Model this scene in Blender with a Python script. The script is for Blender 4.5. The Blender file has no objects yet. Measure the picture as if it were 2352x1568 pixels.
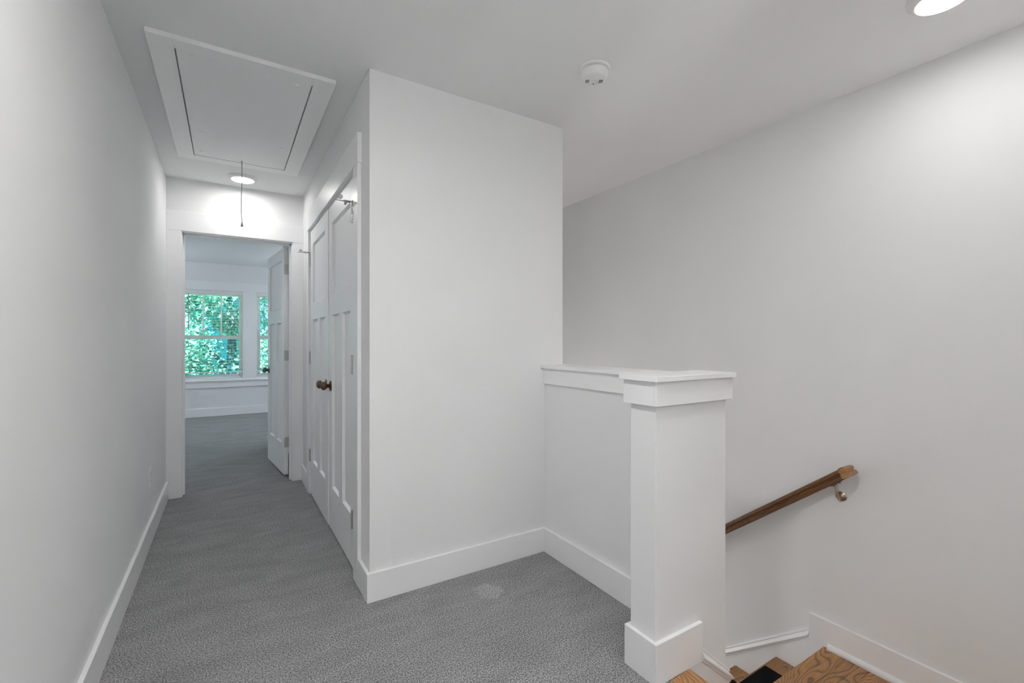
import bpy, bmesh, math, random
from mathutils import Vector, Matrix
R = math.radians
SC = bpy.context.scene
COL = SC.collection
random.seed(7)

# ------------------------------------------------------------------ camera
cam_d = bpy.data.cameras.new('camera'); cam = bpy.data.objects.new('camera', cam_d); COL.objects.link(cam)
cam.location = (0, 0, 1.2)
cam.rotation_euler = (R(90), 0, R(-31.81))
cam_d.sensor_width = 36.0; cam_d.lens = 36.0 * 1051.0 / 2352.0
cam_d.clip_start = 0.02; cam_d.clip_end = 300
SC.camera = cam

# ------------------------------------------------------------------ world, sun, exposure
w = bpy.data.worlds.new('world'); SC.world = w; w.use_nodes = True
bg = w.node_tree.nodes['Background']
bg.inputs['Color'].default_value = (0.012, 0.31, 0.42, 1); bg.inputs['Strength'].default_value = 1.0
w.cycles.sampling_method = 'NONE'
sun_d = bpy.data.lights.new('sun', 'SUN'); sun_d.energy = 19.0; sun_d.angle = R(1.5); sun_d.color = (1.0, 0.97, 0.88)
sun = bpy.data.objects.new('sun', sun_d); COL.objects.link(sun)
sun.location = (0, -10, 20); sun.rotation_euler = (R(42), 0, R(-12))
SC.view_settings.view_transform = 'Standard'
SC.view_settings.look = 'None'
SC.view_settings.gamma = 1.0
SC.view_settings.use_curve_mapping = False
SC.view_settings.exposure = 0.86
SC.cycles.max_bounces = 8; SC.cycles.diffuse_bounces = 8; SC.cycles.glossy_bounces = 2; SC.cycles.transparent_max_bounces = 12; SC.cycles.use_light_tree = False
LIGHT_HALL, LIGHT_STAIR, FILL_NEAR, FILL_LOFT, FILL_BED, FILL_LOW = 39.0, 36.0, 185.0, 370.0, 104.0, 25.0  # near, loft, bedroom and low values drive added, unseen fill lamps

# ------------------------------------------------------------------ materials
def mat(name, color, rough=0.6, metal=0.0, spec=0.5):
    m = bpy.data.materials.new(name); m.use_nodes = True
    b = m.node_tree.nodes['Principled BSDF']
    b.inputs['Base Color'].default_value = (*color, 1); b.inputs['Roughness'].default_value = rough
    b.inputs['Metallic'].default_value = metal; b.inputs['Specular IOR Level'].default_value = spec
    return m
def N(m, t, **kw):
    n = m.node_tree.nodes.new(t)
    for k, v in kw.items(): setattr(n, k, v)
    return n
def L(m, a, b): m.node_tree.links.new(a, b)
def bsdf(m): return m.node_tree.nodes['Principled BSDF']
def noise(m, vec, scale, detail=2.0, rough=0.5, dist=0.0):
    n = N(m, 'ShaderNodeTexNoise'); n.inputs['Scale'].default_value = scale; n.inputs['Detail'].default_value = detail
    n.inputs['Roughness'].default_value = rough; n.inputs['Distortion'].default_value = dist
    if vec is not None: L(m, vec, n.inputs['Vector'])
    return n
def ramp(m, fac, stops):
    r = N(m, 'ShaderNodeValToRGB'); e = r.color_ramp.elements
    while len(e) < len(stops): e.new(0.5)
    for el, (p, c) in zip(e, stops): el.position = p; el.color = (*c, 1)
    L(m, fac, r.inputs['Fac']); return r
def obj_vec(m, scale=(1, 1, 1), rnd=False):
    tc = N(m, 'ShaderNodeTexCoord'); mp = N(m, 'ShaderNodeMapping'); mp.inputs['Scale'].default_value = scale
    if rnd:
        oi = N(m, 'ShaderNodeObjectInfo'); mul = N(m, 'ShaderNodeVectorMath', operation='SCALE')
        cv = N(m, 'ShaderNodeCombineXYZ')
        for i in range(3): L(m, oi.outputs['Random'], cv.inputs[i])
        mul.inputs['Scale'].default_value = 23.0; L(m, cv.outputs[0], mul.inputs[0])
        ad = N(m, 'ShaderNodeVectorMath', operation='ADD'); L(m, tc.outputs['Object'], ad.inputs[0]); L(m, mul.outputs[0], ad.inputs[1])
        L(m, ad.outputs[0], mp.inputs['Vector'])
    else: L(m, tc.outputs['Object'], mp.inputs['Vector'])
    return mp.outputs[0]
def bump(m, h, strength, dist=0.01):
    b = N(m, 'ShaderNodeBump'); b.inputs['Strength'].default_value = strength; b.inputs['Distance'].default_value = dist
    L(m, h, b.inputs['Height']); L(m, b.outputs[0], bsdf(m).inputs['Normal']); return b

def paint(name, col, rough, amt=0.03):
    m = mat(name, col, rough)
    v = obj_vec(m); n2 = noise(m, v, 1.6, 1)
    r = ramp(m, n2.outputs['Fac'], [(0.3, tuple(c * 0.985 for c in col)), (0.7, tuple(min(1, c * 1.012) for c in col))])
    L(m, r.outputs[0], bsdf(m).inputs['Base Color']); return m
M = {}
M['wall'] = paint('wall_paint', (0.832, 0.834, 0.838), 0.62, 0.05)
M['ceil'] = paint('ceiling_paint', (0.83, 0.832, 0.836), 0.8, 0.05)
M['trim'] = paint('trim_paint', (0.905, 0.905, 0.91), 0.33, 0.015)
M['door'] = paint('door_paint', (0.905, 0.905, 0.912), 0.36, 0.02)
M['plastic'] = mat('white_plastic', (0.84, 0.84, 0.83), 0.35)
M['dark'] = mat('dark_slot', (0.03, 0.03, 0.03), 0.8)
M['nickel'] = mat('satin_nickel', (0.62, 0.61, 0.60), 0.38, 0.85)
M['rubber'] = mat('grey_rubber', (0.55, 0.54, 0.53), 0.6)
M['bronze'] = mat('aged_bronze', (0.16, 0.105, 0.07), 0.33, 0.9)
M['pewter'] = mat('dark_pewter', (0.22, 0.21, 0.21), 0.33, 0.9)
M['brass'] = mat('antique_brass', (0.42, 0.33, 0.25), 0.36, 0.9)
M['cord'] = mat('grey_cord', (0.33, 0.33, 0.33), 0.7)
M['vinyl'] = mat('white_vinyl', (0.86, 0.87, 0.88), 0.35)
M['blind'] = mat('blind_slat', (0.84, 0.84, 0.85), 0.45)
M['ground'] = mat('dry_lawn', (0.30, 0.34, 0.20), 0.9)
M['bark'] = mat('bark', (0.03, 0.15, 0.19), 0.9)

# carpet
m = M['carpet'] = mat('grey_carpet', (0.2, 0.2, 0.205), 1.0, spec=0.05)
v = obj_vec(m)
nf = noise(m, v, 185, 2, 0.85); nm = noise(m, v, 90, 2, 0.6)
vs = obj_vec(m, (2.2, 6.0, 1)); ns = noise(m, vs, 1.6, 2, 0.6, 0.4)
r1 = ramp(m, nf.outputs['Fac'], [(0.36, (0.078, 0.078, 0.080)), (0.5, (0.272, 0.272, 0.278)), (0.64, (0.53, 0.53, 0.54))])
r2 = ramp(m, ns.outputs['Fac'], [(0.3, (0.90, 0.90, 0.90)), (0.7, (1.1, 1.1, 1.1))])
mx = N(m, 'ShaderNodeMix', data_type='RGBA', blend_type='MULTIPLY'); mx.inputs['Factor'].default_value = 1
L(m, r1.outputs[0], mx.inputs['A']); L(m, r2.outputs[0], mx.inputs['B'])
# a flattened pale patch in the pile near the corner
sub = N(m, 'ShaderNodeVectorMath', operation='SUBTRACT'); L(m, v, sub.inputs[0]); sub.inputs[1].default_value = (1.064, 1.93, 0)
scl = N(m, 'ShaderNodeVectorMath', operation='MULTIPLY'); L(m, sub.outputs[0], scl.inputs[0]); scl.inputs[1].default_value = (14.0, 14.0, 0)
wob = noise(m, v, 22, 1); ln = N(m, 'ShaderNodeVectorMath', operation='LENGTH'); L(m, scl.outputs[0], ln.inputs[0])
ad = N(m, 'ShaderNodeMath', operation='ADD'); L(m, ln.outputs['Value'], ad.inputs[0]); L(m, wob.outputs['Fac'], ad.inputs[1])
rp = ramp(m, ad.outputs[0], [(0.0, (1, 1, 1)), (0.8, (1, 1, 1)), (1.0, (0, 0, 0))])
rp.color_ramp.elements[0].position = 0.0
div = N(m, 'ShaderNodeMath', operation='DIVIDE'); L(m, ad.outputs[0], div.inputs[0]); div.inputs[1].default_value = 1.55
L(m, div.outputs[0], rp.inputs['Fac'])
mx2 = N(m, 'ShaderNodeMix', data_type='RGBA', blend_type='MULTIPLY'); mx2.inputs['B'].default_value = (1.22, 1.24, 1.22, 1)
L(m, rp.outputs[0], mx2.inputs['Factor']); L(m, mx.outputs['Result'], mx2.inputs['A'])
L(m, mx2.outputs['Result'], bsdf(m).inputs['Base Color'])
add = N(m, 'ShaderNodeMath', operation='ADD'); L(m, nf.outputs['Fac'], add.inputs[0]); L(m, nm.outputs['Fac'], add.inputs[1])
bump(m, nf.outputs['Fac'], 0.5, 0.004)

# oak: long axis = local X
def oak(name, light, mid, dark):
    m = mat(name, mid, 0.38)
    v = obj_vec(m, (0.24, 1, 1), True)
    nl = noise(m, v, 5.0, 2, 0.45)
    sep = N(m, 'ShaderNodeSeparateXYZ'); L(m, v, sep.inputs[0])
    a = N(m, 'ShaderNodeMath', operation='MULTIPLY_ADD'); L(m, nl.outputs['Fac'], a.inputs[0]); a.inputs[1].default_value = 0.75
    y = N(m, 'ShaderNodeMath', operation='ADD'); L(m, sep.outputs['Y'], y.inputs[0]); L(m, sep.outputs['Z'], y.inputs[1])
    L(m, y.outputs[0], a.inputs[2])
    s = N(m, 'ShaderNodeMath', operation='MULTIPLY'); L(m, a.outputs[0], s.inputs[0]); s.inputs[1].default_value = 58
    fr = N(m, 'ShaderNodeMath', operation='FRACT'); L(m, s.outputs[0], fr.inputs[0])
    r = ramp(m, fr.outputs[0], [(0.0, dark), (0.12, mid), (0.55, light), (0.86, mid), (1.0, dark)])
    vf = obj_vec(m, (7, 260, 260), True); n2 = noise(m, vf, 1.0, 3, 0.6)
    r2 = ramp(m, n2.outputs['Fac'], [(0.36, (0.72, 0.68, 0.64)), (0.52, (1, 1, 1))])
    vb = obj_vec(m, (1.2, 6, 6), True); n3 = noise(m, vb, 1.4, 2)
    r3 = ramp(m, n3.outputs['Fac'], [(0.3, (0.86, 0.84, 0.82)), (0.7, (1.1, 1.08, 1.04))])
    k = N(m, 'ShaderNodeMix', data_type='RGBA', blend_type='MULTIPLY'); k.inputs['Factor'].default_value = 1
    L(m, r.outputs[0], k.inputs['A']); L(m, r2.outputs[0], k.inputs['B'])
    k2 = N(m, 'ShaderNodeMix', data_type='RGBA', blend_type='MULTIPLY'); k2.inputs['Factor'].default_value = 1
    L(m, k.outputs['Result'], k2.inputs['A']); L(m, r3.outputs[0], k2.inputs['B'])
    L(m, k2.outputs['Result'], bsdf(m).inputs['Base Color'])
    bump(m, n2.outputs['Fac'], 0.12, 0.002); return m
M['oak'] = oak('stained_oak', (0.46, 0.245, 0.098), (0.37, 0.19, 0.075), (0.13, 0.072, 0.034))
M['oak_dark'] = oak('handrail_oak', (0.20, 0.092, 0.033), (0.135, 0.058, 0.02), (0.055, 0.025, 0.011))

# matte surfaces: plain diffuse shader
for k in ('wall', 'ceil', 'carpet'):
    m = M[k]; b = bsdf(m); df = N(m, 'ShaderNodeBsdfDiffuse')
    for a, c in (('Base Color', 'Color'), ('Normal', 'Normal')):
        if b.inputs[a].links: L(m, b.inputs[a].links[0].from_socket, df.inputs[c])
    L(m, df.outputs[0], m.node_tree.nodes['Material Output'].inputs['Surface']); m.node_tree.nodes.remove(b)

# black speckled mat
m = M['mat'] = mat('black_fleck_carpet', (0.012, 0.012, 0.013), 0.95, spec=0.1)
v = obj_vec(m); n = noise(m, v, 380, 2, 0.7)
r = ramp(m, n.outputs['Fac'], [(0.6, (0.008, 0.008, 0.009)), (0.68, (0.06, 0.06, 0.065)), (0.8, (0.35, 0.35, 0.36))])
L(m, r.outputs[0], bsdf(m).inputs['Base Color']); bump(m, n.outputs['Fac'], 0.6, 0.003)

# lamp lens
def emis(name, col, s):
    m = bpy.data.materials.new(name); m.use_nodes = True; nt = m.node_tree
    b = nt.nodes['Principled BSDF']; b.inputs['Base Color'].default_value = (0.9, 0.9, 0.9, 1)
    b.inputs['Emission Color'].default_value = (*col, 1); b.inputs['Emission Strength'].default_value = s; return m

# window glass: thin pane
m = M['glass'] = bpy.data.materials.new('window_glass'); m.use_nodes = True; nt = m.node_tree
out = nt.nodes['Material Output']; tr = nt.nodes.new('ShaderNodeBsdfTransparent'); gl = nt.nodes.new('ShaderNodeBsdfGlossy')
gl.inputs['Roughness'].default_value = 0.02; tr.inputs['Color'].default_value = (0.95, 0.99, 0.98, 1)
mxs = nt.nodes.new('ShaderNodeMixShader'); mxs.inputs['Fac'].default_value = 0.05
nt.links.new(tr.outputs[0], mxs.inputs[1]); nt.links.new(gl.outputs[0], mxs.inputs[2]); nt.links.new(mxs.outputs[0], out.inputs['Surface'])

# leaves
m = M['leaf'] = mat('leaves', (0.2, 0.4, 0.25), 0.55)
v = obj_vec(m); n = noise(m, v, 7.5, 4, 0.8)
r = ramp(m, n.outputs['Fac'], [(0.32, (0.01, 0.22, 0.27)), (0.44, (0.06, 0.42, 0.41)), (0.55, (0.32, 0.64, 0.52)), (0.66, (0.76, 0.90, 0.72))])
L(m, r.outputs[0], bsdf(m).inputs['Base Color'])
tl = N(m, 'ShaderNodeBsdfTranslucent'); L(m, r.outputs[0], tl.inputs['Color'])
mxs = N(m, 'ShaderNodeMixShader'); mxs.inputs['Fac'].default_value = 0.4
L(m, bsdf(m).outputs[0], mxs.inputs[1]); L(m, tl.outputs[0], mxs.inputs[2]); L(m, mxs.outputs[0], m.node_tree.nodes['Material Output'].inputs['Surface'])

# ------------------------------------------------------------------ builders
ORG = {}
def link(o, parent, org):
    COL.objects.link(o); ORG[o] = Vector(org)
    if parent: o.parent = parent; o.location = Vector(org) - ORG[parent]
    else: o.location = org
    return o
def tag(o, label=None, cat=None, group=None, kind=None):
    if label: o['label'] = label
    if cat: o['category'] = cat
    if group: o['group'] = group
    if kind: o['kind'] = kind
    return o
def struct(o, label): return tag(o, label, None, None, 'structure')
def empty(name, loc, parent=None):
    o = bpy.data.objects.new(name, None); o.empty_display_size = 0.05; return link(o, parent, loc)
def mesh_obj(name, bm, material, parent=None, org=None, smooth=False):
    vs = [x.co for x in bm.verts]
    if org is None:
        lo = [min(c[i] for c in vs) for i in range(3)]; hi = [max(c[i] for c in vs) for i in range(3)]
        org = ((lo[0] + hi[0]) / 2, (lo[1] + hi[1]) / 2, lo[2])
    o_ = Vector(org)
    for x in bm.verts: x.co -= o_
    bmesh.ops.recalc_face_normals(bm, faces=bm.faces[:])
    me = bpy.data.meshes.new(name); bm.to_mesh(me); bm.free()
    if material is not None: me.materials.append(M[material] if isinstance(material, str) else material)
    if smooth:
        for p in me.polygons: p.use_smooth = True
    return link(bpy.data.objects.new(name, me), parent, org)
def add_box(bm, a, b):
    v = [bm.verts.new((x, y, z)) for z in (a[2], b[2]) for y in (a[1], b[1]) for x in (a[0], b[0])]
    for f in ((0, 2, 3, 1), (4, 5, 7, 6), (0, 1, 5, 4), (2, 6, 7, 3), (0, 4, 6, 2), (1, 3, 7, 5)): bm.faces.new([v[i] for i in f])
def box(name, a, b, material, parent=None, bev=0.0, org=None, seg=2):
    bm = bmesh.new(); add_box(bm, a, b)
    if bev: bmesh.ops.bevel(bm, geom=bm.edges[:], offset=bev, segments=seg, profile=0.5, affect='EDGES', clamp_overlap=True)
    return mesh_obj(name, bm, material, parent, org)
def boxes(name, lst, material, parent=None, org=None):
    bm = bmesh.new()
    for a, b in lst: add_box(bm, a, b)
    return mesh_obj(name, bm, material, parent, org)
def ring_frame(axis):
    ax = Vector(axis).normalized(); t = Vector((0, 0, 1)) if abs(ax.z) < 0.9 else Vector((1, 0, 0))
    u = ax.cross(t).normalized(); return ax, u, ax.cross(u)
def lathe(name, base, axis, prof, material, parent=None, n=28, org=None, smooth=True):
    """prof: (distance along axis, radius)"""
    bm = bmesh.new(); ax, u, v_ = ring_frame(axis); base = Vector(base); rings = []
    for d, r in prof:
        rings.append([bm.verts.new(base + ax * d + (u * math.cos(2 * math.pi * i / n) + v_ * math.sin(2 * math.pi * i / n)) * max(r, 1e-4)) for i in range(n)])
    for a, b in zip(rings, rings[1:]):
        for i in range(n): bm.faces.new((a[i], a[(i + 1) % n], b[(i + 1) % n], b[i]))
    bm.faces.new(rings[0][::-1]); bm.faces.new(rings[-1])
    o = mesh_obj(name, bm, material, parent, org)
    if smooth:
        for p in o.data.polygons: p.use_smooth = len(p.vertices) == 4
        o.data.set_sharp_from_angle(angle=R(40))
    return o
def tube(name, pts, rad, material, parent=None, n=10, org=None):
    bm = bmesh.new(); pts = [Vector(p) for p in pts]; rings = []
    rr = rad if isinstance(rad, (list, tuple)) else [rad] * len(pts)
    ref = None
    for i, p in enumerate(pts):
        d = (pts[min(i + 1, len(pts) - 1)] - pts[max(i - 1, 0)]).normalized()
        if ref is None: _, u, v_ = ring_frame(d)
        else:
            u = (ref - d * ref.dot(d)).normalized(); v_ = d.cross(u)
        ref = u
        rings.append([bm.verts.new(p + (u * math.cos(2 * math.pi * k / n) + v_ * math.sin(2 * math.pi * k / n)) * rr[i]) for k in range(n)])
    for a, b in zip(rings, rings[1:]):
        for k in range(n): bm.faces.new((a[k], a[(k + 1) % n], b[(k + 1) % n], b[k]))
    bm.faces.new(rings[0][::-1]); bm.faces.new(rings[-1])
    return mesh_obj(name, bm, material, parent, org, True)
def sweep(name, prof, o0, A0, B0, o1, A1, B1, material, parent=None, org=None):
    """straight extrusion of a closed 2D profile between two (possibly mitred) end frames"""
    bm = bmesh.new(); V = Vector
    r0 = [bm.verts.new(V(o0) + V(A0) * a + V(B0) * b) for a, b in prof]
    r1 = [bm.verts.new(V(o1) + V(A1) * a + V(B1) * b) for a, b in prof]
    k = len(prof)
    for i in range(k): bm.faces.new((r0[i], r0[(i + 1) % k], r1[(i + 1) % k], r1[i]))
    bm.faces.new(r0[::-1]); bm.faces.new(r1)
    return mesh_obj(name, bm, material, parent, org)
def prism(name, pts, axis, t0, t1, material, parent=None, org=None):
    """polygon pts in the plane across axis (0=x: pts are y,z; 1=y: pts are x,z), extruded t0..t1"""
    bm = bmesh.new()
    f = (lambda p, t: (t, p[0], p[1])) if axis == 0 else (lambda p, t: (p[0], t, p[1]))
    a = [bm.verts.new(f(p, t0)) for p in pts]; b = [bm.verts.new(f(p, t1)) for p in pts]; k = len(pts)
    for i in range(k): bm.faces.new((a[i], a[(i + 1) % k], b[(i + 1) % k], b[i]))
    bm.faces.new(a[::-1]); bm.faces.new(b)
    return mesh_obj(name, bm, material, parent, org)

# ------------------------------------------------------------------ room constants
XL, XC, XE, XR = -0.402, 0.555, 1.68, 2.68
YB, YF, YFB, YW = 2.142, 4.35, 4.47, 8.8
CE, FL = 2.46, -2.78
XBL, XBR, XBE, YJ = -2.3, 2.5, 0.565, 6.2     # bedroom left, right, short entry wall, its end
YS, YK = 0.10, -3.0                             # wall behind the landing, wall behind the camera
BH, BT = 0.134, 0.016

# ------------------------------------------------------------------ floor, ceiling
struct(boxes('floor', [((XL - .12, YK - .12, -.25), (1.325, YB + .1, 0)), ((1.325, 1.216, -.25), (1.68, YB + .1, 0)), ((XL - .12, YB + .1, -.25), (1.56, YFB, 0)),
                       ((XBL - .12, YFB, -.25), (XBR + .12, YW + .16, 0))], 'carpet', org=(0, 0, 0)), 'grey cut pile carpet running down the hallway into the bedroom')
struct(boxes('ceiling', [((XBL - .12, YK - .12, CE), (XR + .12, YW + .16, CE + .2))], 'ceil'), 'flat white painted ceiling over hallway and stairs')
struct(box('floor_lower', (XE - .12, 1.0, FL - .2), (XR + .12, 5.2, FL), 'oak'), 'lower floor at the foot of the stairs')

# ------------------------------------------------------------------ walls
struct(box('wall_left', (XL - .12, YK, 0), (XL, YF, CE), 'wall'), 'long pale grey wall on the left of the hallway')
struct(boxes('wall_far', [((XBL - .12, YF, 0), (-.32, YFB, CE)), ((.49, YF, 0), (XBE + .1, YFB, CE)), ((-.32, YF, 2.075), (.49, YFB, CE))], 'wall'),
       'white wall at the hallway end around the bedroom doorway')
CY0, CY1, CZ = 2.394, 3.925, 2.085
struct(boxes('wall_closet', [((XC, YB, 0), (XC + .1, CY0, CE)), ((XC, CY1, 0), (XC + .1, YF, CE)), ((XC, CY0, CZ), (XC + .1, CY1, CE))], 'wall'),
       'hallway wall holding the white double closet doors')
struct(box('wall_front', (XC + .1, YB, 0), (XE, YB + .1, CE), 'wall'), 'wide pale grey wall face in the centre beside the closet')
struct(box('wall_stairwell', (XE - .12, YB + .1, FL), (XE, 5.1, CE), 'wall'), 'stairwell wall behind the closet')
struct(box('wall_right', (XR, -.02, FL), (XR + .12, 5.1, CE), 'wall'), 'tall pale grey wall on the right above the stairs')
struct(box('wall_stair_end', (XE - .12, 5.1, FL), (XR + .12, 5.22, CE), 'wall'), 'end wall at the foot of the stairwell')
struct(box('wall_landing', (1.43, YS - .12, -.6), (XR, YS, CE), 'wall'), 'wall behind the stair landing')
struct(box('wall_loft', (1.43, YK, 0), (1.55, YS - .12, CE), 'wall'), 'side wall of the loft behind the camera')
struct(box('wall_back', (XL - .12, YK - .12, 0), (1.55, YK, CE), 'wall'), 'wall at the rear of the hallway')
struct(box('wall_below', (XE - .12, 1.098, FL), (XE, YB + .1, -.25), 'wall'), 'wall below the half wall beside the stairs')
struct(box('wall_bedroom_left', (XBL - .12, YFB, 0), (XBL, YW, CE), 'wall'), 'left wall of the bedroom')
struct(boxes('wall_bedroom_right', [((XBE, YFB, 0), (XBE + .1, YJ, CE)), ((XBE + .1, YJ - .1, 0), (XBR, YJ, CE)), ((XBR, YJ - .1, 0), (XBR + .12, YW, CE))], 'wall'),
       'right wall of the bedroom behind the open door')
W1, W2, WZ0, WZ1 = (-.645, .205), (.41, 1.26), .575, 2.02
struct(boxes('wall_window', [((XBL - .12, YW, 0), (W1[0], YW + .16, CE)), ((W1[1], YW, 0), (W2[0], YW + .16, CE)), ((W2[1], YW, 0), (XBR + .12, YW + .16, CE)),
                             ((W1[0], YW, 0), (W1[1], YW + .16, WZ0)), ((W1[0], YW, WZ1), (W1[1], YW + .16, CE)),
                             ((W2[0], YW, 0), (W2[1], YW + .16, WZ0)), ((W2[0], YW, WZ1), (W2[1], YW + .16, CE))], 'wall'), 'bedroom wall with two windows')

# ------------------------------------------------------------------ baseboards
def base(name, a, b, label): return struct(box(name, a, b, 'trim', bev=.002), label)
base('baseboard_left', (XL, YK, 0), (XL + BT, YF - .018, BH), 'white baseboard along the left hallway wall')
base('baseboard_front', (XC - BT, YB - BT, 0), (1.55 - BT, YB, BH), 'white baseboard below the wide centre wall')
base('baseboard_corner', (XC - BT, YB, 0), (XC, 2.30, BH), 'short white baseboard between the wall corner and the closet casing')
base('baseboard_half', (1.55 - BT, 1.232, 0), (1.55, YB, BH), 'white baseboard along the half wall')
base('baseboard_closet', (XC - BT, 3.997, 0), (XC, YF - .018, BH), 'short white baseboard between closet casing and bedroom door')
base('baseboard_window', (XBL, YW - BT, 0), (XBR, YW, .128), 'white baseboard below the bedroom windows')
base('baseboard_entry', (XBE - BT, YFB + .02, 0), (XBE, YJ, .134), 'white baseboard on the bedroom wall behind the open door')
LZ = -.403; RISE, RUN, NY = .198, .248, 1.185
base('baseboard_right', (XR - BT, YS, LZ), (XR, 1.256, LZ + .142), 'white baseboard on the right wall above the oak landing')
struct(sweep('trim_1', [(0, 0), (0, .026)] + [(.018 * math.sin(t), .004 + .022 * math.cos(t)) for t in (0.25, .55, .85, 1.15, 1.45)] + [(.018, 0)],
             (XR - BT, YS, LZ), (-1, 0, 0), (0, 0, 1), (XR - BT, 1.16, LZ), (-1, 0, 0), (0, 0, 1), 'trim'), 'white quarter round shoe moulding along the landing')

# ------------------------------------------------------------------ half wall and newel post
hw = struct(box('wall_half', (1.55, 1.216, 0), (XE, YB, 1.047), 'wall'), 'low half wall guarding the stairwell')
box('apron', (1.537, 1.216, .960), (1.55, YB, 1.047), 'trim', hw, .0015)
box('apron', (XE, 1.216, .960), (XE + .013, YB, 1.047), 'trim', hw, .0015)
box('cap', (1.522, 1.20, 1.047), (XE + .028, YB, 1.066), 'trim', hw, .002)
PX0, PX1, PY0, PY1 = 1.274, 1.68, 1.098, 1.216
post = tag(empty('newel_post', ((PX0 + PX1) / 2, (PY0 + PY1) / 2, 0)), 'square white newel post with flat cap at the end of the half wall', 'post')
box('shaft', (PX0, PY0, -.62), (PX1, PY1, 1.06), 'wall', post, .002)
A = .018
box('apron', (PX0 - A, PY0 - A, .973), (PX1 + A, PY0, 1.06), 'trim', post, .0015)
box('apron', (PX0 - A, PY0, .973), (PX0, PY1 + A, 1.06), 'trim', post, .0015)
box('apron', (PX0, PY1, .973), (1.537, PY1 + A, 1.06), 'trim', post, .0015)
box('apron', (PX1, PY0, .973), (PX1 + A, PY1 + A, 1.06), 'trim', post, .0015)
box('cap', (PX0 - .034, PY0 - .034, 1.06), (PX1 + .02, PY1 + .026, 1.079), 'trim', post, .002)
PB = .147
box('base_board', (PX0 - BT, PY0 - BT, 0), (1.516, PY0, PB), 'trim', post, .002)
box('base_board', (PX0 - BT, PY0, 0), (PX0, PY1 + BT, PB), 'trim', post, .002)
box('base_board', (PX0, PY1, 0), (1.55 - BT, PY1 + BT, PB), 'trim', post, .002)

# ------------------------------------------------------------------ skirt boards with moulded cap
SK = .785
MOULD = [(0, 0), (.011, -.002), (.012, -.010), (.008, -.014), (.009, -.016), (.022, -.034), (.022, -.039), (.014, -.046), (.014, -.052), (.010, -.056), (0, -.056)]
def zr(y): return -.352 - SK * (y - 1.265)
t = struct(prism('trim_2', [(1.165, zr(1.256) - .03), (1.256, zr(1.256) - .03), (4.2, zr(4.2) - .03), (4.2, zr(4.2) - .6), (1.165, zr(1.256) - .6)], 0, XR - .011, XR, 'trim'), 'white sloping skirt board on the right stair wall')
sweep('cap_moulding', MOULD, (XR, 1.257, zr(1.257)), (-1, 0, 0), (0, 0, 1), (XR, 4.2, zr(4.2)), (-1, 0, 0), (0, 0, 1), 'trim', t)
def zp(x): return .052 - .90 * (x - 1.516)
t = struct(prism('trim_3', [(1.325, -.002), (1.516, -.002), (1.516, zp(1.516) - .03), (XE, zp(XE) - .03), (XE + .01, zp(XE) - .04), (XE + .01, -.62), (1.325, -.62)], 1, PY0 - .010, PY0, 'trim'),
           'white skirt board stepping down below the newel post')
sweep('cap_moulding', MOULD, (1.5165, PY0, zp(1.5165)), (0, -1, 0), (0, 0, 1), (XE, PY0, zp(XE)), (1, -1, 0), (0, 0, 1), 'trim', t)
def zs(y): return zp(XE) - SK * (y - PY0)
t = struct(prism('trim_4', [(PY0, zs(PY0) - .03), (4.2, zs(4.2) - .03), (4.2, zs(4.2) - .9), (PY0, zs(PY0) - .9)], 0, XE, XE + .010, 'trim'), 'white skirt board on the stair side of the half wall')
sweep('cap_moulding', MOULD, (XE, PY0, zs(PY0)), (1, -1, 0), (0, 0, 1), (XE, 4.2, zs(4.2)), (1, 0, 0), (0, 0, 1), 'trim', t)

# ------------------------------------------------------------------ stairs
st = tag(empty('staircase', (2.18, 1.2, LZ)), 'oak stairs with white risers turning down beside the newel post', 'staircase')
def oak_board(name, a, b, parent, along_y=False, bev=.004):
    """board whose grain (local X) runs along its length"""
    c = Vector(((a[0] + b[0]) / 2, (a[1] + b[1]) / 2, a[2])); sx, sy, sz = b[0] - a[0], b[1] - a[1], b[2] - a[2]
    if along_y: sx, sy = sy, sx
    bm = bmesh.new(); add_box(bm, (-sx / 2, -sy / 2, 0), (sx / 2, sy / 2, sz))
    bmesh.ops.bevel(bm, geom=bm.edges[:], offset=min(bev, sz * .45), segments=2, profile=.5, affect='EDGES', clamp_overlap=True)
    bmesh.ops.recalc_face_normals(bm, faces=bm.faces[:])
    me = bpy.data.meshes.new(name); bm.to_mesh(me); bm.free(); me.materials.append(M['oak'])
    o = link(bpy.data.objects.new(name, me), parent, c)
    if along_y: o.rotation_euler = (0, 0, R(90))
    return o
oak_board('tread', (1.325, YS + .002, -.028), (1.436, 1.0815, .004), st, True, .006)
box('riser', (1.395, YS + .002, LZ / 2), (1.41, 1.087, -.028), 'trim', st)
oak_board('tread', (1.41, YS + .002, LZ / 2 - .028), (1.69, 1.087, LZ / 2), st, True, .008)
box('riser', (1.65, YS + .002, LZ), (1.665, 1.087, LZ / 2 - .028), 'trim', st)
for k in range(1, 12):
    zk, yk = LZ - RISE * k, NY + RUN * k
    box('riser', (XE + .012, yk - RUN - .04, zk), (XR - .012, yk - RUN - .025, zk + RISE - .028), 'trim', st)
    oak_board('tread', (XE + .012, yk - RUN - .025, zk - .028), (XR - .012, yk, zk), st, False, .008)
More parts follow.
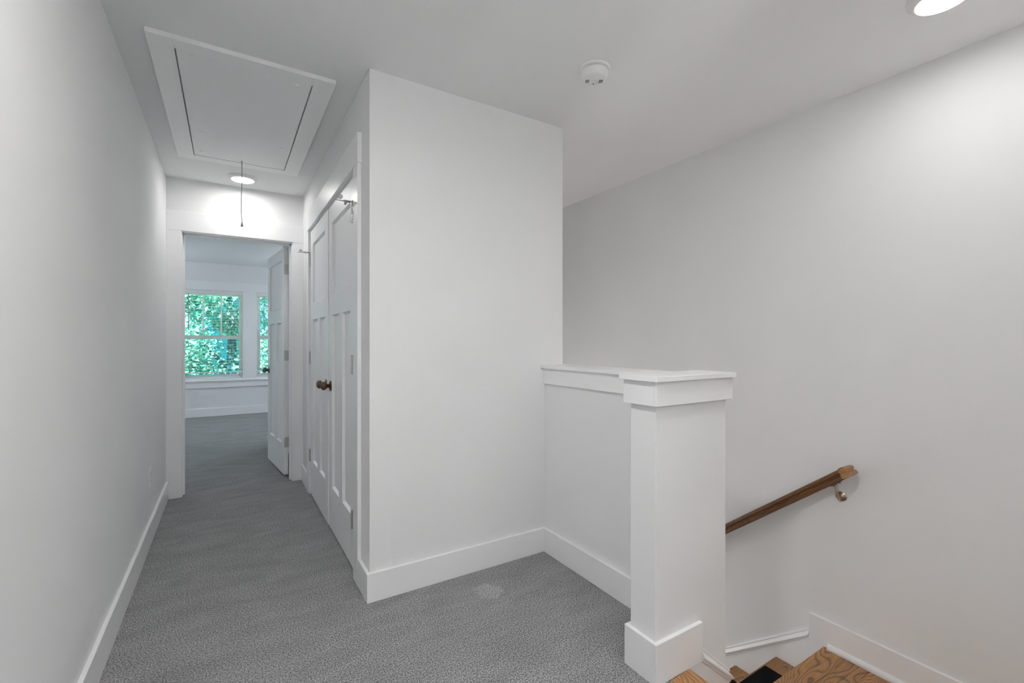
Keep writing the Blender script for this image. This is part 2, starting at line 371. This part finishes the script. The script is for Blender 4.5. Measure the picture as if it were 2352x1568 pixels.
# landing planks (grain along X), front one is the nosing
land = struct(box('floor_landing', (1.665, YS, LZ - .20), (XR, NY - .04, LZ - .022), 'trim'), 'oak landing where the stairs turn')
oak_board('plank', (XE + .012, NY - .112, LZ - .028), (XR - .010, NY, LZ), land, False, .008)
yy, i = NY - .112, 0
while yy > YS + .01:
    y0 = max(YS, yy - .098)
    cut = (2.02, 2.36, 1.9, 2.25)[i % 4]
    for x0, x1 in ((1.665, cut), (cut, XR - .002)):
        oak_board('plank', (x0 + .0004, y0 + .0005, LZ - .022), (x1 - .0004, yy - .0005, LZ - .0005), land, False, .0012)
    yy = y0; i += 1
names = ['highest black flecked stair mat, on the first tread below the landing', 'black flecked stair mat on the second tread below the landing',
         'black flecked stair mat on the third tread below the landing', 'black flecked stair mat on the fourth tread below the landing']
for k in range(1, 5):
    zk, yk = LZ - RISE * k, NY + RUN * k
    bm = bmesh.new(); add_box(bm, (1.83, yk - RUN + .012, zk), (2.53, yk - .016, zk + .008))
    bmesh.ops.bevel(bm, geom=bm.edges[:], offset=.003, segments=2, affect='EDGES')
    tag(mesh_obj('stair_mat', bm, 'mat'), names[k - 1], 'mat', 'black stair tread mats')

# ------------------------------------------------------------------ handrail
hr = tag(empty('handrail', (2.62, 1.05, .56)), 'dark stained oak handrail sloping down the right wall', 'handrail')
s_ = .783; d = Vector((0, 1, -s_)).normalized(); up = Vector((0, s_, 1)).normalized(); d_m = d
H, W_ = .050, .044
PR = [(-W_ / 2 + .004, 0), (-W_ / 2, .004), (-W_ / 2, .017), (-W_ / 2 + .006, .023), (-W_ / 2 + .004, .028), (-W_ / 2, .034), (-W_ / 2 + .003, .044), (-W_ / 2 + .012, H)]
PR = PR + [(-a, b) for a, b in PR[::-1]]
Lr = 3.6
rot = Matrix((d, Vector((1, 0, 0)), up)).transposed().to_4x4()      # local X along the rail, Y to the wall, Z up
topc = Vector((2.595 + W_ / 2, 1.045, .592)) - up * H
def rail_piece(name, verts_fn, material, n=len(PR)):
    bm = bmesh.new(); r0 = [bm.verts.new(verts_fn(a, b, 0)) for a, b in PR]; r1 = [bm.verts.new(verts_fn(a, b, 1)) for a, b in PR]
    for i in range(n): bm.faces.new((r0[i], r0[(i + 1) % n], r1[(i + 1) % n], r1[i]))
    bm.faces.new(r0[::-1]); bm.faces.new(r1); bmesh.ops.recalc_face_normals(bm, faces=bm.faces[:])
    me = bpy.data.meshes.new(name); bm.to_mesh(me); bm.free(); me.materials.append(M[material])
    o = link(bpy.data.objects.new(name, me), hr, topc); o.rotation_euler = rot.to_euler(); return o
# the main run: near end mitred 45 degrees; a = across (negative = room side)
rail_piece('rail', lambda a, b, e: (a + W_ / 2 if e == 0 else Lr, a, b), 'oak_dark')
ret = rail_piece('return_end', lambda a, b, e: (a + W_ / 2, a if e == 0 else XR - topc.x, b), 'oak')
# brackets
def bracket(y):
    zt = topc.z - s_ * (y - topc.y) - .001
    b = empty('bracket', (2.66, y, zt - .08), hr)
    lathe('wall_plate', (XR, y, zt - .075), (-1, 0, 0), [(0, .024), (.004, .024), (.007, .018), (.012, .011), (.013, 0)], 'brass', b, 18)
    tube('arm', [(XR - .008, y, zt - .078), (XR - .03, y, zt - .082), (XR - .05, y, zt - .066), (XR - .06, y, zt - .035), (XR - .062, y, zt - .004)], [.009, .0085, .008, .0075, .007], 'brass', b)
    o = box('saddle', (-.028, -.010, -.004), (.028, .010, 0), 'pewter', b, .001, org=(0, 0, 0))
    o.location = Vector((topc.x, y, zt + .001)) - ORG[b]; o.rotation_euler = rot.to_euler()
    for q in (-.018, .018):
        p = Vector((topc.x, y, zt)) + d * q - up * .003
        lathe('screw', p, -up, [(0, .0045), (.003, .0045), (.005, .002)], 'pewter', b, 10)
    return b
bracket(1.105); bracket(1.95); bracket(2.8)

# ------------------------------------------------------------------ doors
def knob(parent, base, axis, material):
    k = lathe('knob', base, axis, [(0, .0), (0, .010), (.012, .010), (.020, .012), (.026, .018), (.033, .0245), (.042, .0275), (.050, .0255), (.056, .019), (.060, .009), (.061, 0)], material, parent, 24, org=base)
    lathe('rose', base, axis, [(0, .032), (.003, .032), (.006, .029), (.008, .018), (.014, .012)], material, k, 24)
    return k
def door_leaf(name, axis, p0, p1, z0, z1, face, thick, sgn, zs, st_w):
    """axis 'y': leaf runs along Y from p0 to p1 with its visible face at x=face, body towards +sgn"""
    dr = empty(name, (face + sgn * thick / 2, (p0 + p1) / 2, z0))
    f0, f1 = (face, face + sgn * thick) if sgn > 0 else (face + sgn * thick, face)
    def bb(n, a0, a1, c0, c1, in0=0, in1=0, bev=.0015):
        return box(n, (f0 + in0, a0, c0), (f1 - in1, a1, c1), 'door', dr, bev)
    zb, zm0, zm1, zt = zs
    bb('stile', p0, p0 + st_w, z0, z1); bb('stile', p1 - st_w, p1, z0, z1)
    q0, q1 = p0 + st_w, p1 - st_w; mid = (q0 + q1) / 2; mw = .048
    bb('rail', q0, q1, z0, zb); bb('rail', q0, q1, zm0, zm1); bb('rail', q0, q1, zt, z1)
    bb('mullion', mid - mw, mid + mw, zb, zm0)
    def panel(a0, a1, c0, c1):
        # flat recessed panel with sloped sticking round it (both faces)
        bm = bmesh.new(); dp = .014; s = .011
        for f, q in ((f0, 1), (f1, -1)):
            o4 = [(a0, c0), (a1, c0), (a1, c1), (a0, c1)]; i4 = [(a0 + s, c0 + s), (a1 - s, c0 + s), (a1 - s, c1 - s), (a0 + s, c1 - s)]
            vo = [bm.verts.new((f + q * .001, *p)) for p in o4]; vi = [bm.verts.new((f + q * dp, *p)) for p in i4]
            for i in range(4): bm.faces.new((vo[i], vo[(i + 1) % 4], vi[(i + 1) % 4], vi[i]))
            bm.faces.new(vi)
        bmesh.ops.remove_doubles(bm, verts=bm.verts[:], dist=1e-5)
        mesh_obj('panel', bm, 'door', dr)
    panel(q0, mid - mw, zb, zm0); panel(mid + mw, q1, zb, zm0); panel(q0, q1, zm1, zt)
    return dr
DZ = (.278, 1.367, 1.493, 1.948)
XD = .557
dl = door_leaf('door_1', 'y', 3.1620, 3.898, .008, 2.062, XD - .005, .035, 1, DZ, .112)
drr = door_leaf('door_2', 'y', 2.440, 3.1565, .008, 2.066, XD, .035, 1, DZ, .104)
struct(dl, 'far white three panel leaf of the double closet doors'); struct(drr, 'near white three panel leaf of the double closet doors')
knob(dl, (XD - .005, 3.225, .918), (-1, 0, 0), 'bronze'); knob(drr, (XD, 3.098, .918), (-1, 0, 0), 'bronze')
def hinge(parent, x, y, z0, z1):
    h = empty('hinge', (x, y, z0), parent)
    n = 5; hh = (z1 - z0) / n
    for i in range(n):
        lathe('knuckle', (x, y, z0 + i * hh + .0006), (0, 0, 1), [(0, .0052), (.0008, .006), (hh - .002, .006), (hh - .0012, .0052)], 'nickel', h, 12)
    lathe('pin', (x, y, z1), (0, 0, 1), [(0, .003), (.002, .0055), (.005, .004), (.006, 0)], 'nickel', h, 10)
    box('leaf_plate', (x + .003, y - .010, z0), (x + .010, y + .010, z1), 'nickel', h)
    return h
def door_stop(h, x, y, z, sy):
    """hinge pin door stop: plate on the pin, threaded rod with a round rubber bumper, shorter padded arm to the casing"""
    box('stop_plate', (x - .045, y - .007, z), (x + .006, y + .007, z + .004), 'nickel', h, .001)
    tube('stop_rod', [(x - .01, y, z - .003), (x - .085, y - sy * .012, z - .003)], .0035, 'nickel', h, 8)
    lathe('stop_bumper', (x - .062, y - sy * .03, z + .012), (0, sy, 0), [(0, .006), (.003, .012), (.010, .012), (.012, .008)], 'rubber', h, 16)
    tube('stop_rod', [(x - .03, y, z - .006), (x - .03, y + sy * .02, z - .008)], .007, 'rubber', h, 8)
    tube('stop_arm', [(x, y, z + .003), (x - .006, y - .05 * sy, z - .006)], .003, 'nickel', h, 8)
XH = .546
for z0, z1 in ((1.792, 1.897), (1.024, 1.118), (.258, .351)):
    h = hinge(dl, XH, 3.902, z0, z1)
    if z0 > 1.5: door_stop(h, XH, 3.902, z1 + .003, -1)
for z0, z1 in ((1.815, 1.918), (1.03, 1.124), (.232, .328)):
    h = hinge(drr, .544, 2.447, z0, z1)
    if z0 > 1.5: door_stop(h, .544, 2.447, z1 + .003, 1)
# closet casing and jamb
t5 = struct(empty('trim_5', (XC - .009, 3.16, 0)), 'white flat casing around the double closet doors')
CX = XC - .018
box('casing', (CX, 2.300, 0), (XC, 2.394, 2.076), 'trim', t5, .0015); box('casing', (CX, 3.912, 0), (XC, 3.995, 2.076), 'trim', t5, .0015)
box('head_casing', (CX - .003, 2.288, 2.076), (XC, 4.008, 2.222), 'trim', t5, .0015)
box('jamb', (XC, 2.394, 0), (XC + .1, 2.4345, 2.076), 'trim', t5); box('jamb', (XC, 3.9015, 0), (XC + .1, CY1, 2.076), 'trim', t5)
box('jamb', (XC, 2.4345, 2.069), (XC + .1, 3.9015, CZ), 'trim', t5)
for yy in (3.145, 3.178): lathe('catch', (XD + .006, yy, 2.069), (0, 0, -1), [(0, .009), (.003, .009), (.006, .004)], 'nickel', t5, 12)

# bedroom door casing and jamb
t6 = struct(empty('trim_6', (.08, YF - .009, 0)), 'white flat casing around the bedroom doorway')
FY = YF - .018
box('casing', (XL, FY, 0), (-.305, YF, 2.064), 'trim', t6, .0015); box('casing', (.470, FY, 0), (XC - .0005, YF, 2.064), 'trim', t6, .0015)
box('head_casing', (XL, FY - .002, 2.052), (XC - .0005, YF, 2.203), 'trim', t6, .0015)
box('jamb', (-.32, YF, 0), (-.300, YFB, 2.056), 'trim', t6, .001); box('jamb', (.463, YF, 0), (.49, YFB, 2.056), 'trim', t6, .001)
box('jamb', (-.300, YF, 2.044), (.463, YFB, 2.075), 'trim', t6, .001)
box('stop', (-.300, 4.40, 0), (-.289, 4.435, 2.044), 'trim', t6, .001); box('stop', (.452, 4.40, 0), (.463, 4.435, 2.044), 'trim', t6, .001)
box('stop', (-.300, 4.40, 2.033), (.463, 4.435, 2.044), 'trim', t6, .001)
# bedroom door, open about 84 degrees; built along +Y at x=0 (visible face), then placed
dw = .74
od = door_leaf('door_3', 'y', 0, dw, .018, 2.035, 0, .035, 1, (.285, 1.37, 1.495, 1.935), .105)
ORG[od] = Vector((.0175, dw / 2, .018))
struct(od, 'white three panel bedroom door standing open into the room')
knob(od, (0, dw - .068, .915), (-1, 0, 0), 'pewter'); knob(od, (.035, dw - .068, .915), (1, 0, 0), 'pewter')
for zc in (1.84, 1.075, .305):
    h = empty('hinge', (.02, 0, zc - .045), od)
    bm = bmesh.new()                       # rounded corner leaf on the hinge edge of the door
    pts = [(.002, -.045), (.002, .045)][::1]
    pts = [(.034, -.045), (.034, .045)] + [(.012 - .01 * math.sin(a), .035 + .01 * math.cos(a)) for a in (0, .5, 1.05, 1.57)] + [(.012 - .01 * math.cos(a), -.035 - .01 * math.sin(a)) for a in (0, .5, 1.05, 1.57)]
    a_ = [bm.verts.new((x, -.0018, zc + z)) for x, z in pts]; b_ = [bm.verts.new((x, .0004, zc + z)) for x, z in pts]
    for i in range(len(pts)): bm.faces.new((a_[i], a_[(i + 1) % len(pts)], b_[(i + 1) % len(pts)], b_[i]))
    bm.faces.new(a_); bm.faces.new(b_[::-1]); mesh_obj('leaf_plate', bm, 'nickel', h)
    for i in range(5): lathe('knuckle', (.040, -.003, zc - .045 + i * .018 + .0006), (0, 0, 1), [(0, .005), (.001, .006), (.016, .006), (.017, .005)], 'nickel', h, 10)
    for q in (-.028, 0, .028): lathe('screw', (.014 if q else .024, -.0018, zc + q), (0, -1, 0), [(0, .0035), (.0008, .003)], 'nickel', h, 8)
ang = R(6.1)
loc = Vector((.42, 4.512, 0)); rotz = Matrix.Rotation(ang, 3, 'Z')
od.rotation_euler = (0, 0, ang); od.location = loc + rotz @ ORG[od]

# ------------------------------------------------------------------ windows
def window(name, x0, x1, label):
    wv = struct(empty(name, ((x0 + x1) / 2, YW + .1, WZ0)), label)
    ya, yb = YW + .06, YW + .13; fz0, fz1 = WZ0 + .02, WZ1
    f = .03
    for n, a, b in (('frame', (x0, ya - .005, fz0), (x0 + f, yb + .02, fz1)), ('frame', (x1 - f, ya - .005, fz0), (x1, yb + .02, fz1)),
                    ('frame', (x0 + f, ya - .005, fz1 - .03), (x1 - f, yb + .02, fz1)), ('frame', (x0 + f, ya - .005, fz0), (x1 - f, yb + .02, fz0 + .025))):
        box(n, a, b, 'vinyl', wv, .002)
    box('sill', (x0, YW, WZ0), (x1, ya - .005, WZ0 + .02), 'trim', wv)
    zm = 1.268
    def sash(nm, y0, y1, z0, z1, bot, top, munt):
        s = empty(nm, ((x0 + x1) / 2, y0, z0), wv); g = .04
        box('stile', (x0 + f, y0, z0), (x0 + f + g * .6, y1, z1), 'vinyl', s, .002); box('stile', (x1 - f - g * .6, y0, z0), (x1 - f, y1, z1), 'vinyl', s, .002)
        box('rail', (x0 + f + g * .6, y0, z0), (x1 - f - g * .6, y1, z0 + bot), 'vinyl', s, .002); box('rail', (x0 + f + g * .6, y0, z1 - top), (x1 - f - g * .6, y1, z1), 'vinyl', s, .002)
        ym = (y0 + y1) / 2
        box('pane', (x0 + f + .02, ym - .002, z0 + bot - .004), (x1 - f - .02, ym + .002, z1 - top + .004), 'glass', s)
        if munt:
            for q in (1, 2):
                xm = x0 + f + g * .6 + (x1 - x0 - 2 * f - 1.2 * g) * q / 3
                box('muntin', (xm - .011, ym - .008, z0 + bot), (xm + .011, ym + .008, z1 - top), 'vinyl', s, .002)
    sash('sash_lower', ya, ya + .035, fz0 + .025, zm + .033, .045, .045, False)
    sash('sash_upper', ya + .036, ya + .07, zm - .033, fz1 - .03, .045, .04, True)
    return wv
window('window_1', *W1, 'left double hung bedroom window overlooking trees'); window('window_2', *W2, 'right double hung bedroom window partly behind the open door')
t7 = struct(empty('trim_7', (.3, YW - .01, .46)), 'wide white casing joining the two bedroom windows')
for n, a, b in (('head_casing', (-.86, YW - .020, WZ1), (1.475, YW, 2.165)), ('mullion_casing', (W1[1], YW - .018, WZ0), (W2[0], YW, WZ1)),
                ('casing', (-.85, YW - .018, WZ0), (W1[0], YW, WZ1)), ('casing', (W2[1], YW - .018, WZ0), (1.465, YW, WZ1)),
                ('stool', (-.86, YW - .035, WZ0 - .018), (1.475, YW, WZ0)), ('apron', (-.85, YW - .018, .457), (1.465, YW, WZ0 - .018))):
    box(n, a, b, 'trim', t7, .0015)
def blind(x0, x1, label, wx):
    b = tag(empty('window_blind', ((x0 + x1) / 2, YW + .03, .69)), label, 'blind', 'white slatted window blinds')
    xa, xb = x0 + .006, x1 - .006; y0 = YW - .004
    box('head_rail', (xa - .004, y0 - .008, 1.963), (xb + .004, y0 + .052, 2.018), 'blind', b, .003)
    bm = bmesh.new(); add_box(bm, (-(xb - xa) / 2, -.024, -.0014), ((xb - xa) / 2, .024, .0014))
    me = bpy.data.meshes.new('slat'); bm.to_mesh(me); bm.free(); me.materials.append(M['blind'])
    z = 1.935
    while z > .735:
        link(bpy.data.objects.new('slat', me), b, ((xa + xb) / 2, y0 + .025, z)); z -= .0435
    box('bottom_rail', (xa, y0 + .002, .692), (xb, y0 + .048, .710), 'blind', b, .002)
    for q in (.16, .5, .84):
        xx = xa + (xb - xa) * q
        for yy in (y0 + .0002, y0 + .0495): tube('ladder_cord', [(xx, yy, .71), (xx, yy, 1.965)], .0012, 'blind', b, 5)
    tube('tilt_wand', [(wx, y0 - .006, 1.965), (wx, y0 - .008, 1.375)], .0045, 'cord', b, 8)
    return b
blind(*W1, 'white slatted blind lowered over the left bedroom window', W1[0] + .115); blind(*W2, 'white slatted blind lowered over the right bedroom window', W2[0] + .105)

# ------------------------------------------------------------------ attic hatch
HT = .02; hz0, hz1 = CE - HT, CE
ah = tag(empty('attic_hatch', (.08, 3.05, hz0)), 'white framed attic access hatch in the hallway ceiling', 'hatch')
hx0, hx1, hy0, hy1 = -.286, .443, 2.325, 3.785; ix0, ix1, iy0, iy1 = -.195, .350, 2.398, 3.698
box('frame_board', (hx0, hy0, hz0), (ix0, hy1, hz1), 'trim', ah, .0012); box('frame_board', (ix1, hy0, hz0), (hx1, hy1, hz1), 'trim', ah, .0012)
box('frame_board', (ix0, hy0, hz0), (ix1, iy0, hz1), 'trim', ah, .0004); box('frame_board', (ix0, iy1, hz0), (ix1, hy1, hz1), 'trim', ah, .0012)
hp = box('panel', (ix0 + .006, iy0 + .0003, hz0 + .0005), (ix1 - .006, iy1 - .009, hz1), 'trim', ah, .0008)
box('gap_liner', (ix0, iy0, hz1 - .002), (ix1, iy1, hz1 - .0005), 'rubber', ah)
for x, y in ((-.134, 2.43), (-.003, 2.43), (.149, 2.43), (.281, 2.43), (-.135, 3.27), (-.155, 3.60), (.29, 3.27), (.315, 3.60)):
    lathe('screw', (x, y, hz0 + .0005), (0, 0, -1), [(0, .011), (.002, .010), (.004, .005)], 'trim', hp, 12)
pc = tube('pull_cord', [(.080, 3.66, hz0 + .001), (.0803, 3.66, 2.30), (.077, 3.66, 2.20), (.0765, 3.66, 2.09), (.080, 3.66, 2.04), (.081, 3.66, 2.017)], .0022, 'cord', ah, 8)
lathe('pull_bell', (.081, 3.66, 2.02), (0, 0, -1), [(0, .003), (.004, .004), (.016, .006), (.027, .0095), (.028, .008)], 'cord', pc, 14)
lathe('cord_grommet', (.080, 3.66, hz0 + .0005), (0, 0, -1), [(0, .006), (.002, .005)], 'cord', hp, 12)

# ------------------------------------------------------------------ recessed lights
def recessed(x, y, label, power, tint=(1.0, .985, .965)):
    o = tag(empty('recessed_light', (x, y, CE - .022)), label, 'ceiling light', 'recessed ceiling lights')
    bm = bmesh.new(); n = 48
    prof = [(.100, 0), (.099, -.004), (.084, -.018), (.078, -.021), (.074, -.019), (.074, 0)]
    rings = [[bm.verts.new((x + r * math.cos(2 * math.pi * i / n), y + r * math.sin(2 * math.pi * i / n), CE + z)) for i in range(n)] for r, z in prof]
    for a, b in zip(rings, rings[1:]):
        for i in range(n): bm.faces.new((a[i], a[(i + 1) % n], b[(i + 1) % n], b[i]))
    mesh_obj('trim_ring', bm, 'plastic', o, smooth=True)
    lathe('lens', (x, y, CE - .001), (0, 0, -1), [(0, .0735), (.0185, .0735)], emis('lamp_lens', tint, power), o, 24, smooth=False)
recessed(.095, 4.085, 'small round recessed light above the bedroom doorway', LIGHT_HALL)
recessed(2.21, .59, 'round recessed light near the right wall above the stair landing', LIGHT_STAIR)
recessed(.09, .62, 'added unseen fill light in the hallway ceiling just over the camera', FILL_NEAR)  # added above the frame to lift the hallway, not a known fixture
recessed(-1.45, 6.9, 'added unseen fill light in the left half of the bedroom ceiling', FILL_BED, (.86, .93, 1.0))  # added out of view to brighten the bedroom
recessed(1.60, 7.5, 'added unseen fill light in the right half of the bedroom ceiling', FILL_BED, (.86, .93, 1.0))  # second unseen bedroom fill, also added
# unseen pendant added as fill light over the lower stairs
px_, py_ = 2.10, 3.5
pd = tag(empty('fill_pendant', (px_, py_, -.8)), 'added unseen globe pendant filling the lower stairs with light', 'lamp')
lathe('canopy', (px_, py_, CE), (0, 0, -1), [(0, .06), (.02, .055), (.03, .01)], 'nickel', pd, 24)
tube('cord', [(px_, py_, CE - .03), (px_, py_, -.56)], .003, 'cord', pd, 8)
lathe('globe', (px_, py_, -.56), (0, 0, -1), [(0, .02)] + [(.12 - .12 * math.cos(a * math.pi / 6), .12 * math.sin(a * math.pi / 6)) for a in range(1, 6)] + [(.24, .01)], emis('fill_globe', (1.0, .985, .965), FILL_LOW), pd, 12)
# uplighters on stands, added out of view to even out the light
def uplighter(ux, uy, label, power, tint):
    ul = tag(empty('fill_lamp', (ux, uy, 0)), label, 'lamp', 'added fill uplighters')
    lathe('base', (ux, uy, 0), (0, 0, 1), [(0, .14), (.015, .14), (.025, .12), (.03, .02)], 'nickel', ul, 32)
    lathe('pole', (ux, uy, .03), (0, 0, 1), [(0, .012), (1.62, .012)], 'nickel', ul, 16)
    lathe('shade', (ux, uy, 1.64), (0, 0, 1), [(0, .03), (.03, .10), (.07, .17), (.11, .20), (.112, .196), (.074, .165), (.036, .095), (.012, .02)], 'plastic', ul, 40)
    lathe('fill_bulb', (ux, uy, 1.66), (0, 0, 1), [(0, .08), (.03, .11), (.05, .11), (.06, .08)], emis('fill_bulb', tint, power), ul, 12)
uplighter(.95, -1.5, 'added fill uplighter in the hallway behind the camera', FILL_LOFT, (1.0, .985, .965))
uplighter(-1.75, 7.7, 'added fill uplighter in the left half of the bedroom', FILL_BED * .55, (.82, .91, 1.0))
uplighter(1.85, 7.7, 'added fill uplighter in the right half of the bedroom', FILL_BED * .55, (.82, .91, 1.0))

# ------------------------------------------------------------------ smoke detector
sx, sy = 1.442, 1.60
sd = tag(empty('smoke_detector', (sx, sy, CE - .045)), 'round white smoke detector on the ceiling', 'smoke detector')
lathe('base_plate', (sx, sy, CE), (0, 0, -1), [(0, .073), (.007, .073), (.010, .070), (.011, .066)], 'plastic', sd, 48)
bd = lathe('body', (sx, sy, CE - .010), (0, 0, -1), [(0, .054), (.003, .056), (.004, .0625), (.012, .063), (.016, .062), (.030, .057), (.036, .051), (.038, .045), (.0385, 0)], 'plastic', sd, 48)
cd = Vector((-.527, -.85, 0)); cr = Vector((.85, -.527, 0))
def on_sd(r, u_, nm, mt, sz, zz):
    p = Vector((sx, sy, 0)) + cr * u_ + cd * r
    o = box(nm, (-sz[0] / 2, -sz[1] / 2, 0), (sz[0] / 2, sz[1] / 2, sz[2]), mt, bd, org=(0, 0, 0)); o.location = Vector((p.x, p.y, zz)) - ORG[bd]
    o.rotation_euler = (0, 0, math.atan2(cr.y, cr.x)); return o
for q in (-.038, -.0315, -.025, .025, .0315, .038): on_sd(-.012, q, 'vent_slot', 'dark', (.003, .024, .001), CE - .0492)
lathe('test_button', Vector((sx, sy, CE - .048)) - cd * .012, (0, 0, -1), [(0, .011), (.002, .010), (.0025, 0)], 'plastic', bd, 20)
lathe('indicator', Vector((sx, sy, CE - .048)) - cd * .034, (0, 0, -1), [(0, .003), (.0012, .003)], 'dark', bd, 10)

# ------------------------------------------------------------------ outlet
ol = tag(empty('wall_outlet', (XL, 3.49, .32)), 'white electrical outlet low on the left hallway wall', 'outlet')
box('plate', (XL, 3.455, .322), (XL + .006, 3.526, .440), 'plastic', ol, .002)
for zc in (.361, .401):
    s = box('socket', (XL + .0055, 3.474, zc - .016), (XL + .0085, 3.507, zc + .016), 'plastic', ol, .001)
    for yo in (-.006, .006): box('slot', (XL + .0083, 3.4905 + yo - .001, zc - .004), (XL + .0088, 3.4905 + yo + .001, zc + .006), 'dark', s)
lathe('screw', (XL + .006, 3.4905, .381), (1, 0, 0), [(0, .003), (.001, .0025)], 'plastic', ol, 10)

# ------------------------------------------------------------------ outside
struct(box('ground', (-40, 9.2, -3.4), (40, 70, -3.2), 'ground'), 'lawn outside below the bedroom windows')
def leaf_mesh(seed, n, rad, z0, z1):
    rnd = random.Random(seed); verts, faces = [], []; clumps = []
    for _ in range(60):
        t = rnd.random() ** 1.2; zc = z0 + (z1 - z0) * t; sc = math.sqrt(max(.05, 1 - (2 * t - .7) ** 2 * .7)); a = rnd.uniform(0, 6.283); rr = math.sqrt(rnd.random()) * sc
        clumps.append((math.cos(a) * (rad - .9) * rr, math.sin(a) * (rad - .9) * rr, zc, rnd.uniform(.45, .95)))
    while len(faces) < n:
        cx_, cy_, cz_, cr_ = rnd.choice(clumps)
        p = Vector((rnd.gauss(cx_, cr_ * .5), rnd.gauss(cy_, cr_ * .5), rnd.gauss(cz_, cr_ * .45)))
        if p.x * p.x + p.y * p.y > rad * rad or p.z < .4: continue
        nrm = Vector((rnd.gauss(0, 1), rnd.gauss(-.6, 1), rnd.gauss(.8, 1))).normalized()
        _, u, v_ = ring_frame(nrm); a = rnd.uniform(0, 6.283); uu = u * math.cos(a) + v_ * math.sin(a); vv = nrm.cross(uu)
        s = rnd.uniform(.045, .085); i = len(verts)
        verts += [p - uu * s, p - vv * s * .55 + nrm * s * .12, p + uu * s, p + vv * s * .55 + nrm * s * .12]; faces.append((i, i + 1, i + 2, i + 3))
    me = bpy.data.meshes.new('foliage'); me.from_pydata(verts, [], faces); me.materials.append(M['leaf']); return me
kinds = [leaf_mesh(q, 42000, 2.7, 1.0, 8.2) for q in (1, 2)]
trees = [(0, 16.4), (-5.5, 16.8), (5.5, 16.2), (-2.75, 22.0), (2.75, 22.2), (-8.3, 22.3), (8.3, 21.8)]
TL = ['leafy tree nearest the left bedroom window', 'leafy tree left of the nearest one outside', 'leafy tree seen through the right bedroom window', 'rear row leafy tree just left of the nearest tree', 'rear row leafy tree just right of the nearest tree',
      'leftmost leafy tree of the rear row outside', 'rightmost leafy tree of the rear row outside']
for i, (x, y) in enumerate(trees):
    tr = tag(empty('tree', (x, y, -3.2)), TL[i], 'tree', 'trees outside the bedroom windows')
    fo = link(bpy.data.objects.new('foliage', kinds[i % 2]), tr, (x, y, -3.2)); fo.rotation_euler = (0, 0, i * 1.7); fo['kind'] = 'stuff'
    hsh = random.Random(i)
    tube('trunk', [(x, y, -3.25), (x + hsh.uniform(-.1, .1), y, -1), (x + hsh.uniform(-.2, .2), y, 1.5), (x + hsh.uniform(-.3, .3), y, 4)], [.2, .16, .12, .05], 'bark', tr, 10)
    for b in range(4):
        a = hsh.uniform(0, 6.28); z = -1.4 + b * .9
        tube('branch', [(x, y, z), (x + math.cos(a) * .7, y + math.sin(a) * .7, z + .6), (x + math.cos(a) * 1.5, y + math.sin(a) * 1.5, z + 1.0)], [.07, .05, .02], 'bark', tr, 7)
